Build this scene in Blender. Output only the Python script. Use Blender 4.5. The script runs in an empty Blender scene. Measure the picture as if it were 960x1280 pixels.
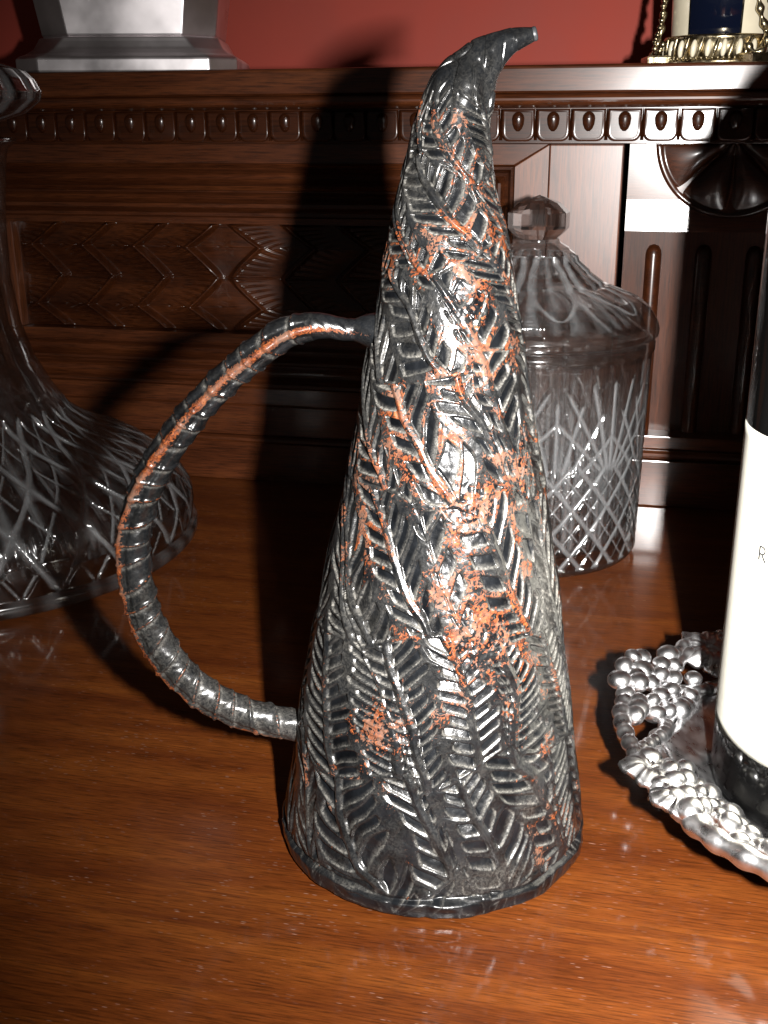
import bpy, bmesh, math, random
import numpy as np
from mathutils import Vector, Matrix
random.seed(7); rng = np.random.default_rng(7)
PI = math.pi
S = bpy.context.scene
COL = S.collection

# ------------------------------------------------------------------ camera, light, exposure
cam = bpy.data.cameras.new('camera'); camo = bpy.data.objects.new('camera', cam); COL.objects.link(camo)
p, yaw, roll = math.radians(19.3), math.radians(12.6), math.radians(-.3)
F = Vector((-math.sin(yaw)*math.cos(p), math.cos(yaw)*math.cos(p), -math.sin(p)))
R0 = Vector((math.cos(yaw), math.sin(yaw), 0)); U0 = R0.cross(F)
Rr = math.cos(roll)*R0 + math.sin(roll)*U0; Uu = -math.sin(roll)*R0 + math.cos(roll)*U0
M = Matrix(((Rr.x, Uu.x, -F.x, 0), (Rr.y, Uu.y, -F.y, 0), (Rr.z, Uu.z, -F.z, .21), (0, 0, 0, 1)))
camo.matrix_world = M
cam.sensor_fit = 'VERTICAL'; cam.sensor_height = 36.0; cam.lens = 1392/1280*36.0
cam.clip_start = .01; cam.clip_end = 50
S.camera = camo

W = bpy.data.worlds.new('World'); S.world = W; W.use_nodes = True
bg = W.node_tree.nodes['Background']; bg.inputs[0].default_value = (1.0, .86, .78, 1); bg.inputs[1].default_value = .026

# the camera's own flash, just right of the lens
fl = bpy.data.lights.new('flash', 'AREA'); fl.shape = 'RECTANGLE'; fl.size = .008; fl.size_y = .016
fl.energy = 2.55; fl.color = (1.0, .97, .94)
flo = bpy.data.objects.new('flash', fl); COL.objects.link(flo)
FM = M.copy(); FM.translation = Vector((0, 0, .21)) + Rr*.049 + Uu*.003 + F*.002
fl.spread = math.radians(94)
flo.matrix_world = FM @ Matrix.Rotation(math.radians(-14), 4, 'Y') @ Matrix.Rotation(math.radians(-3), 4, 'X')

S.view_settings.view_transform = 'Standard'; S.view_settings.look = 'None'
S.view_settings.exposure = .15; S.view_settings.gamma = 1
cy = S.cycles
cy.max_bounces = 20; cy.transmission_bounces = 16; cy.transparent_max_bounces = 24; cy.glossy_bounces = 8; cy.diffuse_bounces = 3
cy.caustics_refractive = True; cy.caustics_reflective = False; cy.blur_glossy = .2
cy.sample_clamp_indirect = 3.0; cy.sample_clamp_direct = 0
cy.use_denoising = True

# ------------------------------------------------------------------ helpers
def link(o, parent=None):
    COL.objects.link(o)
    if parent is not None: o.parent = parent
    return o
def tag(o, label=None, cat=None, group=None, kind=None):
    for k, v in (('label', label), ('category', cat), ('group', group), ('kind', kind)):
        if v: o[k] = v
    return o
def empty(name, loc, rz=0):
    o = bpy.data.objects.new(name, None); o.location = loc; o.rotation_euler = (0, 0, rz); o.empty_display_size = .02
    return link(o)
def mesh_obj(name, V, Fc, mat, parent=None, smooth=True, loc=None):
    me = bpy.data.meshes.new(name); me.from_pydata([tuple(v) for v in V], [], [tuple(f) for f in Fc]); me.update()
    me.polygons.foreach_set('use_smooth', [smooth]*len(me.polygons))
    if mat: me.materials.append(mat)
    o = bpy.data.objects.new(name, me)
    if loc: o.location = loc
    return link(o, parent)
def grid_obj(name, P, mat, parent=None, closed_u=False, attrs=None, smooth=True, caps=False, flip=False, sharp=None):
    """P: (n, m, 3); n = along, m = around. closed_u closes m."""
    n, m = P.shape[:2]
    V = P.reshape(-1, 3)
    i = np.arange(n-1)[:, None]; j = np.arange(m if closed_u else m-1)[None, :]; jn = (j+1) % m
    Q = np.stack([i*m+j, i*m+jn, (i+1)*m+jn, (i+1)*m+j], -1).reshape(-1, 4)
    if flip: Q = Q[:, ::-1]
    me = bpy.data.meshes.new(name)
    me.vertices.add(len(V)); me.vertices.foreach_set('co', np.ascontiguousarray(V, np.float32).ravel())
    me.loops.add(Q.size); me.loops.foreach_set('vertex_index', np.ascontiguousarray(Q, np.int32).ravel())
    me.polygons.add(len(Q)); me.polygons.foreach_set('loop_start', np.arange(0, Q.size, 4, dtype=np.int32))
    me.update(calc_edges=True); me.validate()
    me.polygons.foreach_set('use_smooth', np.full(len(me.polygons), smooth))
    if attrs:
        for k, a in attrs.items():
            at = me.attributes.new(k, 'FLOAT', 'POINT'); at.data.foreach_set('value', np.ascontiguousarray(a, np.float32).ravel())
    if mat: me.materials.append(mat)
    o = bpy.data.objects.new(name, me)
    return link(o, parent)
def lathe(name, prof, mat, parent=None, n=96, disp=None, smooth=True, loc=None, veil=None):
    prof = np.array(prof, float); th = np.linspace(0, 2*PI, n, endpoint=False)
    r = prof[:, 0][:, None]*np.ones(n)[None]; z = prof[:, 1][:, None]*np.ones(n)[None]
    dd = np.zeros_like(r)
    if disp is not None: dd = disp(th[None]*np.ones_like(r), z, r); r = r+dd
    P = np.stack([r*np.cos(th), r*np.sin(th), z], -1)
    o = grid_obj(name, P, mat, parent, closed_u=True, smooth=smooth, attrs={'cut': np.clip(np.clip(-dd/.0012, 0, 1)+(veil(r, z, th[None]) if veil else 0), 0, 1)} if (mat is M_glass or mat is M_knob) else None)
    if loc: o.location = loc
    return o
def resample(prof, step):
    prof = np.array(prof, float); out = [prof[0]]
    for a, b in zip(prof[:-1], prof[1:]):
        k = max(1, int(math.ceil(np.linalg.norm(b-a)/step)))
        for i in range(1, k+1): out.append(a+(b-a)*i/k)
    return np.array(out)
def spline(pts, n):
    """Catmull-Rom through pts, n samples by arc length"""
    pts = np.array(pts, float); Pp = np.vstack([2*pts[0]-pts[1], pts, 2*pts[-1]-pts[-2]]); out = []
    for i in range(len(pts)-1):
        a, b, c, d = Pp[i:i+4]
        t = np.linspace(0, 1, 24, endpoint=False)[:, None]
        out.append(.5*((2*b)+(-a+c)*t+(2*a-5*b+4*c-d)*t**2+(-a+3*b-3*c+d)*t**3))
    out = np.vstack(out+[pts[-1:]])
    s = np.r_[0, np.cumsum(np.linalg.norm(np.diff(out[:, :min(3, out.shape[1])], axis=0), axis=1))]
    q = np.linspace(0, s[-1], n)
    return np.stack([np.interp(q, s, out[:, k]) for k in range(out.shape[1])], -1)
def box(name, x0, x1, y0, y1, z0, z1, mat, parent=None, bev=.0006, smooth=False):
    bm = bmesh.new(); bmesh.ops.create_cube(bm, size=1)
    for v in bm.verts: v.co = Vector(((x0+x1)/2+v.co.x*(x1-x0), (y0+y1)/2+v.co.y*(y1-y0), (z0+z1)/2+v.co.z*(z1-z0)))
    if bev: bmesh.ops.bevel(bm, geom=bm.edges[:], offset=bev, segments=2, affect='EDGES', profile=.6)
    me = bpy.data.meshes.new(name); bm.to_mesh(me); bm.free()
    me.materials.append(mat)
    return link(bpy.data.objects.new(name, me), parent)
def strip(name, prof, x0, x1, mat, parent=None, smooth=False):
    """profile (y, z) from top to bottom, run along X, closed at the back"""
    prof = list(prof); n = len(prof)
    V = [(x0, y, z) for y, z in prof]+[(x1, y, z) for y, z in prof]
    Fc = [(i, i+n, i+n+1, i+1) for i in range(n-1)]+[(n-1, 2*n-1, n, 0)]
    Fc += [tuple(range(n)), tuple(range(2*n-1, n-1, -1))]
    o = mesh_obj(name, V, Fc, mat, parent, smooth)
    return o
def arcpts(cy_, cz, ry, rz, a0, a1, k=8):
    return [(cy_+ry*math.cos(math.radians(a0+(a1-a0)*i/k)), cz+rz*math.sin(math.radians(a0+(a1-a0)*i/k))) for i in range(k+1)]
def tube(path, rad, k=10, twist=0):
    """(n,3) path and radius array -> (n,k,3) grid"""
    path = np.array(path, float); n = len(path); rad = np.ones(n)*rad
    T = np.gradient(path, axis=0); T /= np.linalg.norm(T, axis=1)[:, None]
    up = np.array([0, 0, 1.]); 
    if abs(T[0] @ up) > .95: up = np.array([0, 1., 0])
    Pg = []
    N = np.cross(up, T[0]); N /= np.linalg.norm(N)
    for i in range(n):
        N = N-(N@T[i])*T[i]; N /= np.linalg.norm(N); B = np.cross(T[i], N)
        a = np.linspace(0, 2*PI, k, endpoint=False)
        Pg.append(path[i]+rad[i]*(np.cos(a)[:, None]*N+np.sin(a)[:, None]*B))
    return np.array(Pg)
def hsh(*a):
    x = np.zeros_like(np.asarray(a[0], dtype=np.float64))
    for i, v in enumerate(a): x = x+np.asarray(v, dtype=np.float64)*(12.9898, 78.233, 37.719, 53.11)[i]
    x = np.sin(x)*43758.5453
    return x-np.floor(x)
def vnoise(P, sc, seed=0):
    Q = P*sc+seed*17.3; I = np.floor(Q); f = Q-I; f = f*f*(3-2*f); r = 0
    for dx in (0, 1):
        for dy in (0, 1):
            for dz in (0, 1):
                w = (f[..., 0] if dx else 1-f[..., 0])*(f[..., 1] if dy else 1-f[..., 1])*(f[..., 2] if dz else 1-f[..., 2])
                r = r+w*hsh(I[..., 0]+dx, I[..., 1]+dy, I[..., 2]+dz)
    return r
def sstep(a, b, x):
    t = np.clip((x-a)/(b-a), 0, 1); return t*t*(3-2*t)

# ------------------------------------------------------------------ materials
def newmat(name):
    m = bpy.data.materials.new(name); m.use_nodes = True; nt = m.node_tree; nt.nodes.clear()
    out = nt.nodes.new('ShaderNodeOutputMaterial'); b = nt.nodes.new('ShaderNodeBsdfPrincipled')
    nt.links.new(b.outputs[0], out.inputs[0]); return m, nt, b, out
def nd(nt, t, **k):
    n = nt.nodes.new('ShaderNode'+t)
    for a, v in k.items():
        if a.startswith('i_'):
            key = a[2:]; key = int(key) if key.isdigit() else key.replace('_', ' ')
            n.inputs[key].default_value = v
        else: setattr(n, a, v)
    return n
def ramp(nt, src, stops):
    r = nt.nodes.new('ShaderNodeValToRGB'); e = r.color_ramp.elements
    while len(e) < len(stops): e.new(.5)
    for k, (pos, c) in enumerate(stops):
        e[k].position = pos; e[k].color = (c, c, c, 1) if isinstance(c, (int, float)) else (*c, 1)
    nt.links.new(src, r.inputs[0]); return r.outputs[0]
def mixc(nt, fac, a, b, mode='MIX'):
    m = nt.nodes.new('ShaderNodeMix'); m.data_type = 'RGBA'; m.blend_type = mode
    for inp, v in ((m.inputs[0], fac), (m.inputs[6], a), (m.inputs[7], b)):
        if isinstance(v, bpy.types.NodeSocket): nt.links.new(v, inp)
        elif isinstance(v, (int, float)) and inp != m.inputs[0]: inp.default_value = (v, v, v, 1)
        elif isinstance(v, (int, float)): inp.default_value = v
        else: inp.default_value = (*v, 1)
    return m.outputs[2]
def mth(nt, op, a, b=0, clamp=False):
    m = nt.nodes.new('ShaderNodeMath'); m.operation = op; m.use_clamp = clamp
    for inp, v in zip(m.inputs, (a, b)):
        if isinstance(v, bpy.types.NodeSocket): nt.links.new(v, inp)
        else: inp.default_value = v
    return m.outputs[0]
def bump(nt, b, h, dist, strength=1.0):
    n = nt.nodes.new('ShaderNodeBump'); n.inputs['Strength'].default_value = strength; n.inputs['Distance'].default_value = dist
    nt.links.new(h, n.inputs['Height']); nt.links.new(n.outputs[0], b.inputs['Normal']); return n

def wood(name, axis='X', spec=.5, dark=(.03, .008, .003), mid=(.10, .028, .009), light=(.22, .075, .02), rough=.3, coat=.5, coatr=.15, worn=.3, tabletop=False):
    m, nt, b, out = newmat(name)
    tc = nd(nt, 'TexCoord'); mp = nd(nt, 'Mapping')
    nt.links.new(tc.outputs['Object'], mp.inputs[0])
    if axis == 'X': mp.inputs['Scale'].default_value = (1, 9, 9)
    else: mp.inputs['Scale'].default_value = (9, 9, 1)
    if tabletop: mp.inputs['Rotation'].default_value = (0, 0, math.radians(1.5))
    n1 = nd(nt, 'TexNoise', i_Scale=9.0, i_Detail=6.0, i_Roughness=.6, i_Distortion=.4); nt.links.new(mp.outputs[0], n1.inputs['Vector'])
    mp2 = nd(nt, 'Mapping'); nt.links.new(tc.outputs['Object'], mp2.inputs[0])
    mp2.inputs['Scale'].default_value = ((1.6, 30, 30) if axis == 'X' else (30, 30, 1.6)) if not tabletop else (2.2, 38, 38)
    n2 = nd(nt, 'TexNoise', i_Scale=42.0, i_Detail=5.0, i_Roughness=.65); nt.links.new(mp2.outputs[0], n2.inputs['Vector'])
    n3 = nd(nt, 'TexNoise', i_Scale=7.0, i_Detail=3.0); nt.links.new(tc.outputs['Object'], n3.inputs['Vector'])
    c = ramp(nt, n1.outputs[0], [(.18, dark), (.5, mid), (.85, light)])
    fine = ramp(nt, n2.outputs[0], [(.36, .45), (.50, 1.0), (.68, 1.4)])
    c = mixc(nt, .9, c, fine, 'MULTIPLY')
    big = ramp(nt, n3.outputs[0], [(.3, .72), (.7, 1.12)])
    c = mixc(nt, .7, c, big, 'MULTIPLY')
    if tabletop:
        # open pores filled with pale polish, specks of dust and hairline scratches
        mp3 = nd(nt, 'Mapping'); nt.links.new(tc.outputs['Object'], mp3.inputs[0]); mp3.inputs['Scale'].default_value = (260, 1700, 1)
        mp3.inputs['Rotation'].default_value = (0, 0, math.radians(2.5))
        v = nd(nt, 'TexVoronoi', i_Scale=1.0, i_Randomness=1.0); nt.links.new(mp3.outputs[0], v.inputs['Vector'])
        pore = ramp(nt, v.outputs['Distance'], [(.0, 1.0), (.17, .7), (.25, 0.0)])
        sel = ramp(nt, v.outputs['Color'], [(.66, 0.0), (.74, 1.0)])
        nn = nd(nt, 'TexNoise', i_Scale=26.0, i_Detail=3.0); nt.links.new(tc.outputs['Object'], nn.inputs['Vector'])
        area = ramp(nt, nn.outputs[0], [(.42, .05), (.62, .8)])
        pore = mixc(nt, 1.0, mixc(nt, 1.0, pore, sel, 'MULTIPLY'), area, 'MULTIPLY')
        c = mixc(nt, pore, c, (.26, .17, .14))
        mp5 = nd(nt, 'Mapping'); nt.links.new(tc.outputs['Object'], mp5.inputs[0]); mp5.inputs['Scale'].default_value = (4, 90, 1)
        mp5.inputs['Rotation'].default_value = (0, 0, math.radians(4))
        st = nd(nt, 'TexNoise', i_Scale=2.2, i_Detail=4.0, i_Distortion=.6); nt.links.new(mp5.outputs[0], st.inputs['Vector'])
        c = mixc(nt, ramp(nt, st.outputs[0], [(.56, 0.0), (.70, .5)]), c, (.05, .011, .003))
        for k, (ang, sc, off) in enumerate(((38, 30, 3.1), (-62, 19, 7.7), (8, 24, 1.3))):
            mp4 = nd(nt, 'Mapping'); nt.links.new(tc.outputs['Object'], mp4.inputs[0])
            mp4.inputs['Rotation'].default_value = (0, 0, math.radians(ang)); mp4.inputs['Location'].default_value = (off, off*.7, 0); mp4.inputs['Scale'].default_value = (sc*.55, sc*14, 1)
            vv = nd(nt, 'TexVoronoi', i_Scale=1.0); nt.links.new(mp4.outputs[0], vv.inputs['Vector'])
            s = ramp(nt, vv.outputs['Distance'], [(.0, .8), (.03, .5), (.05, 0.0)])
            s2 = ramp(nt, vv.outputs['Color'], [(.78, 0.0), (.82, .8)])
            c = mixc(nt, mixc(nt, 1.0, s, s2, 'MULTIPLY'), c, (.45, .30, .22))
    nt.links.new(c, b.inputs['Base Color'])
    rr = ramp(nt, n3.outputs[0], [(.3, rough*.8), (.7, rough*1.25)]); nt.links.new(rr, b.inputs['Roughness'])
    b.inputs['Specular IOR Level'].default_value = spec
    b.inputs['Coat Weight'].default_value = coat; b.inputs['Coat Roughness'].default_value = coatr
    nb = nd(nt, 'TexNoise', i_Scale=260.0, i_Detail=3.0); nt.links.new(tc.outputs['Object'], nb.inputs['Vector'])
    h = mixc(nt, .5, n2.outputs[0], nb.outputs[0])
    bn = bump(nt, b, h, .000014, .5); nt.links.new(bn.outputs[0], b.inputs['Coat Normal'])
    return m
M_table = wood('polished_mahogany_top', 'X', .12, (.050, .010, .0022), (.094, .0235, .0042), (.156, .045, .0075), rough=.45, coat=.55, coatr=.09, tabletop=True)
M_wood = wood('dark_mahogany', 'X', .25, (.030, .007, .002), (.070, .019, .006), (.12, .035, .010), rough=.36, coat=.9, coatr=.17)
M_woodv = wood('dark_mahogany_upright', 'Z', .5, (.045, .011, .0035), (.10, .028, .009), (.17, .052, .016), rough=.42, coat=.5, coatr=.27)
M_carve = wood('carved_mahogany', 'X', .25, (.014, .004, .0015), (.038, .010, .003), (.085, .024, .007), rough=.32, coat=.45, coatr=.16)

M_dull = wood('dull_mahogany', 'Z', .2, (.02, .006, .002), (.05, .014, .005), (.09, .027, .009), rough=.5, coat=.12, coatr=.2)

def plain(name, col, rough=.5, metal=0.0, coat=0.0, coatr=.1, nscale=0, ndist=.0001, var=.0, spec=.5):
    m, nt, b, out = newmat(name)
    b.inputs['Metallic'].default_value = metal; b.inputs['Roughness'].default_value = rough; b.inputs['Coat Weight'].default_value = coat
    b.inputs['Coat Roughness'].default_value = coatr; b.inputs['Specular IOR Level'].default_value = spec
    tc = nd(nt, 'TexCoord'); n = nd(nt, 'TexNoise', i_Scale=nscale or 60.0, i_Detail=4.0); nt.links.new(tc.outputs['Object'], n.inputs['Vector'])
    c = ramp(nt, n.outputs[0], [(.3, tuple(x*(1-var) for x in col)), (.7, tuple(min(1, x*(1+var)) for x in col))])
    nt.links.new(c, b.inputs['Base Color'])
    if nscale: bump(nt, b, n.outputs[0], ndist, .6)
    rr = ramp(nt, n.outputs[0], [(.3, max(0, rough*(1-var))), (.7, rough*(1+var))]); nt.links.new(rr, b.inputs['Roughness'])
    return m
M_wall = plain('red_painted_wall', (.41, .058, .036), .75, nscale=14, ndist=.0004, var=.10)
M_silver = plain('polished_silver', (.80, .76, .77), .36, metal=1.0, nscale=25, ndist=.0002, var=.25)
M_rim = plain('cast_pewter', (.92, .91, .92), .31, metal=1.0, nscale=220, ndist=.0002, var=.2)
M_gilt = plain('aged_gilt_metal', (.42, .35, .22), .30, metal=1.0, nscale=300, ndist=.0004, var=.35)
M_navy = plain('navy_glaze', (.003, .005, .014), .12, coat=1.0, coatr=.05)
M_cream = plain('cream_glaze', (.78, .70, .52), .3, coat=.7, coatr=.1, var=.08)
M_bottle = plain('dark_bottle_glass', (.003, .003, .003), .04, spec=.6)
M_label = plain('cream_paper', (.74, .72, .62), .75, nscale=400, ndist=.00008, var=.03)
M_ink = plain('grey_ink', (.03, .03, .03), .7)
M_foil = plain('black_foil', (.02, .015, .015), .35, metal=.3)

def glassmat(name, refr=.26, g_rough=.09):
    """lead crystal: clear body; the wheel cuts bend the view and have slightly frosted walls"""
    m, nt, b, out = newmat(name); nt.nodes.remove(b)
    L = nt.links.new
    def mix(f, p_, q_):
        x = nd(nt, 'MixShader')
        if isinstance(f, bpy.types.NodeSocket): L(f, x.inputs[0])
        else: x.inputs[0].default_value = f
        L(p_, x.inputs[1]); L(q_, x.inputs[2]); return x.outputs[0]
    t = nd(nt, 'BsdfTransparent'); t.inputs['Color'].default_value = (.985, .99, .99, 1)
    g = nd(nt, 'BsdfRefraction', i_IOR=1.52, i_Roughness=.015); g.inputs['Color'].default_value = (1, 1, 1, 1)
    g0 = nd(nt, 'BsdfGlossy', i_Roughness=g_rough); g1 = nd(nt, 'BsdfGlossy', i_Roughness=.15)
    df = nd(nt, 'BsdfTranslucent'); df.inputs['Color'].default_value = (.85, .88, .9, 1)
    d2 = nd(nt, 'BsdfDiffuse'); d2.inputs['Color'].default_value = (.85, .88, .9, 1)
    a = nd(nt, 'Attribute'); a.attribute_name = 'cut'
    lw = nd(nt, 'LayerWeight'); lw.inputs['Blend'].default_value = .5
    f5 = mth(nt, 'POWER', lw.outputs['Facing'], 4.0)
    f0 = mth(nt, 'ADD', mth(nt, 'MULTIPLY', f5, .75), .09); f1 = mth(nt, 'ADD', mth(nt, 'MULTIPLY', f5, .7), .20)
    clear = mix(f0, mix(refr, t.outputs[0], g.outputs[0]), g0.outputs[0])
    wall = mix(f1, mix(.55, t.outputs[0], g.outputs[0]), g1.outputs[0])
    wall = mix(.17, wall, mix(.5, df.outputs[0], d2.outputs[0]))
    z = mix(ramp(nt, a.outputs['Fac'], [(.35, 0.0), (.95, 1.0)]), clear, wall)
    L(z, out.inputs[0]); return m
M_glass = glassmat('cut_crystal')
M_knob = glassmat('solid_crystal', .62, .13)

# jug glaze: black with coppery worn ridges and pale dust and painted sheen in the hollows
def jugmat(name):
    m, nt, b, out = newmat(name)
    tc = nd(nt, 'TexCoord')
    def at(n): 
        a = nd(nt, 'Attribute'); a.attribute_name = n; return a.outputs['Fac']
    n1 = nd(nt, 'TexNoise', i_Scale=900.0, i_Detail=4.0, i_Roughness=.7, i_Distortion=1.2); nt.links.new(tc.outputs['Object'], n1.inputs['Vector'])
    n2 = nd(nt, 'TexNoise', i_Scale=150.0, i_Detail=5.0, i_Roughness=.6); nt.links.new(tc.outputs['Object'], n2.inputs['Vector'])
    n3 = nd(nt, 'TexNoise', i_Scale=2200.0, i_Detail=2.0); nt.links.new(tc.outputs['Object'], n3.inputs['Vector'])
    black = ramp(nt, n2.outputs[0], [(.35, (.0014, .0017, .0022)), (.65, (.006, .0070, .0085))])
    dust_sheen_col = ramp(nt, n1.outputs[0], [(.3, (.05, .05, .049)), (.7, (.32, .305, .27))])
    d = mth(nt, 'MULTIPLY', at('dust'), ramp(nt, n1.outputs[0], [(.32, .25), (.6, 1.0)]), True)
    c = mixc(nt, d, black, dust_sheen_col)
    orange = ramp(nt, n1.outputs[0], [(.40, (.04, .011, .005)), (.52, (.16, .038, .010)), (.68, (.31, .096, .027))])
    n4 = nd(nt, 'TexNoise', i_Scale=420.0, i_Detail=1.5, i_Roughness=.5, i_Distortion=1.6); nt.links.new(tc.outputs['Object'], n4.inputs['Vector'])
    ridge = mth(nt, 'MULTIPLY', mth(nt, 'ABSOLUTE', mth(nt, 'SUBTRACT', n4.outputs[0], .5)), 4.2)
    w = mth(nt, 'SUBTRACT', mth(nt, 'MULTIPLY', at('worn'), 1.9), mth(nt, 'ADD', mth(nt, 'MULTIPLY', ridge, 1.05), mth(nt, 'MULTIPLY', n1.outputs[0], .62)))
    w = ramp(nt, w, [(.0, 0.0), (.09, .95)])
    orange = mixc(nt, ramp(nt, n2.outputs[0], [(.42, 0.0), (.6, .65)]), orange, (.13, .085, .062)); c = mixc(nt, w, c, orange)
    nt.links.new(c, b.inputs['Base Color'])
    ro = mixc(nt, w, mixc(nt, d, (.30,)*3, (.65,)*3), (.6,)*3); nt.links.new(ro, b.inputs['Roughness'])
    b.inputs['Specular IOR Level'].default_value = .22
    b.inputs['Coat Weight'].default_value = .65; b.inputs['Coat Roughness'].default_value = .19
    nt.links.new(mth(nt, 'SUBTRACT', .65, mth(nt, 'MULTIPLY', w, .5)), b.inputs['Coat Weight'])
    h = mixc(nt, .4, n1.outputs[0], n2.outputs[0]); h = mixc(nt, .25, h, n3.outputs[0])
    bn = bump(nt, b, h, .00022, .5); nt.links.new(bn.outputs[0], b.inputs['Coat Normal'])
    return m
M_jug = jugmat('black_glaze_worn_to_copper')
M_dark = plain('dark_inside', (.01, .01, .01), .6)
M_lip = plain('bare_grey_lip', (.035, .037, .04), .4, nscale=500, var=.3)

# ------------------------------------------------------------------ setting
wall = box('wall', -3.0, 3.0, .850, .90, -1.0, 2.2, M_wall, None, bev=0); tag(wall, kind='structure')

# ------------------------------------------------------------------ sideboard
SB = empty('sideboard', (0, .45, 0)); tag(SB, 'dark mahogany sideboard with polished top and carved gallery shelf behind the jug', 'sideboard')
class PM: pass
sb_root = SB
def sb(o):
    o.parent = SB; o.matrix_parent_inverse = Matrix.Translation((0, -.45, 0)); return o
sb(box('tabletop', -.95, .85, .06, .8495, -.028, 0, M_table, None, bev=.002))
sb(box('cabinet', -.92, .82, .09, .849, -.60, -.0285, M_wood, None, bev=.002))
XL, XR = -.80, .70
# shelf with a bead below its front edge
pf = [(.849, .2369), (.607, .2369)]+arcpts(.607, .2350, .002, .0019, 90, 180, 4)[1:]+[(.605, .2246), (.6062, .2236)]
pf += arcpts(.6068, .2204, .0042, .0030, 90, 265, 9)+[(.6090, .2168), (.849, .2168)]
sb(strip('shelf', pf, XL, XR, M_wood, smooth=False))
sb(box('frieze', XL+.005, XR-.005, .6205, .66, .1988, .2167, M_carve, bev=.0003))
# egg tablets of the frieze
def tablet():
    w, h, r, d = .0171, .0160, .0040, .0022
    out = [(-w/2, h), (w/2, h), (w/2, r)]
    out += [(w/2-r+r*math.cos(a), r-r*math.sin(a)) for a in np.linspace(0, PI/2, 6)[1:]]
    out += [(-w/2+r-r*math.sin(a), r-r*math.cos(a)) for a in np.linspace(0, PI/2, 6)]
    n = len(out); V = []; cx, cz = 0, h/2
    for k, (dy, s) in enumerate(((0, 1.0), (-d*.75, 1.0), (-d, .93), (-d*.82, .80))):
        V += [(cx+(x-cx)*s, dy, cz+(z-cz)*(s if k < 2 else s)) for x, z in out]
    Fc = []
    for k in range(3):
        for i in range(n): j = (i+1) % n; Fc.append((k*n+i, k*n+j, (k+1)*n+j, (k+1)*n+i))
    Fc.append(tuple(3*n+i for i in range(n)))
    # the egg: a half buried drop
    b0 = len(V); K, L = 14, 7
    for a in range(L+1):
        la = a/L*PI/2
        for k in range(K):
            t = 2*PI*k/K; sx = .0033; sz = .0064 if math.sin(t) < 0 else .0036
            V.append((sx*math.cos(t)*math.cos(la), -d*.8-.0024*math.sin(la), .0112+sz*math.sin(t)*math.cos(la)))
    for a in range(L):
        for k in range(K): j = (k+1) % K; Fc.append((b0+a*K+k, b0+a*K+j, b0+(a+1)*K+j, b0+(a+1)*K+k))
    me = bpy.data.meshes.new('egg_tablet'); me.from_pydata(V, [], Fc); me.update()
    bm = bmesh.new(); bm.from_mesh(me); bmesh.ops.recalc_face_normals(bm, faces=bm.faces[:]); bm.to_mesh(me); bm.free()
    me.materials.append(M_carve); me.polygons.foreach_set('use_smooth', [len(pq.vertices) < 8 for pq in me.polygons])
    return me
tm = tablet()
for k in range(-14, 42):
    o = bpy.data.objects.new('egg_tablet', tm); COL.objects.link(o)
    o.location = (-.3568+.0182257*k, .6204, .2000); sb(o)
    dl = bpy.data.meshes.get('dart')
    if dl is None:
        V = [(-.0003, 0, .016), (.0003, 0, .016), (.0009, 0, .0005), (-.0009, 0, .0005), (0, -.0014, .0158), (0, -.0017, .0008)]
        dl = bpy.data.meshes.new('dart'); dl.from_pydata(V, [], [(0, 4, 5, 3), (1, 2, 5, 4), (3, 5, 2), (0, 1, 4)]); dl.materials.append(M_carve)
    o2 = bpy.data.objects.new('dart', dl); COL.objects.link(o2); o2.location = (-.3568+.0182257*(k+.5), .6203, .2000); sb(o2)
XP = -.105
# fascia and upper mouldings, left bay
pf = [(.66, .1986), (.6265, .1986), (.6265, .1884), (.6240, .1876)]+arcpts(.6245, .1864, .0012, .0012, 60, 250, 6)+[(.6265, .1848)]
pf += arcpts(.6265, .1780, .0062, .0062, 90, 178, 7)[1:][::1]
pf = [(.66, .1986), (.6265, .1986), (.6265, .1886), (.6245, .1882), (.6236, .1872), (.6245, .1862), (.6285, .1856)]
pf += [(.6290+.0050*math.sin(a)-.0, .1850-.0085*a/PI*1.0) for a in np.linspace(0, PI, 9)]
pf += [(.6262, .1760), (.6252, .1748), (.6262, .1736), (.6295, .1728)]
pf += [(.6295+.0035*math.sin(a), .1724-.0060*a/PI) for a in np.linspace(0, PI, 7)]
pf += [(.6275, .1660), (.6270, .1640), (.6300, .1620), (.6330, .1606), (.6330, .1588), (.6310, .1580), (.6310, .1545), (.66, .1545)]
sb(strip('upper_moulding', pf, XL, XP+.002, M_wood))
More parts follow.
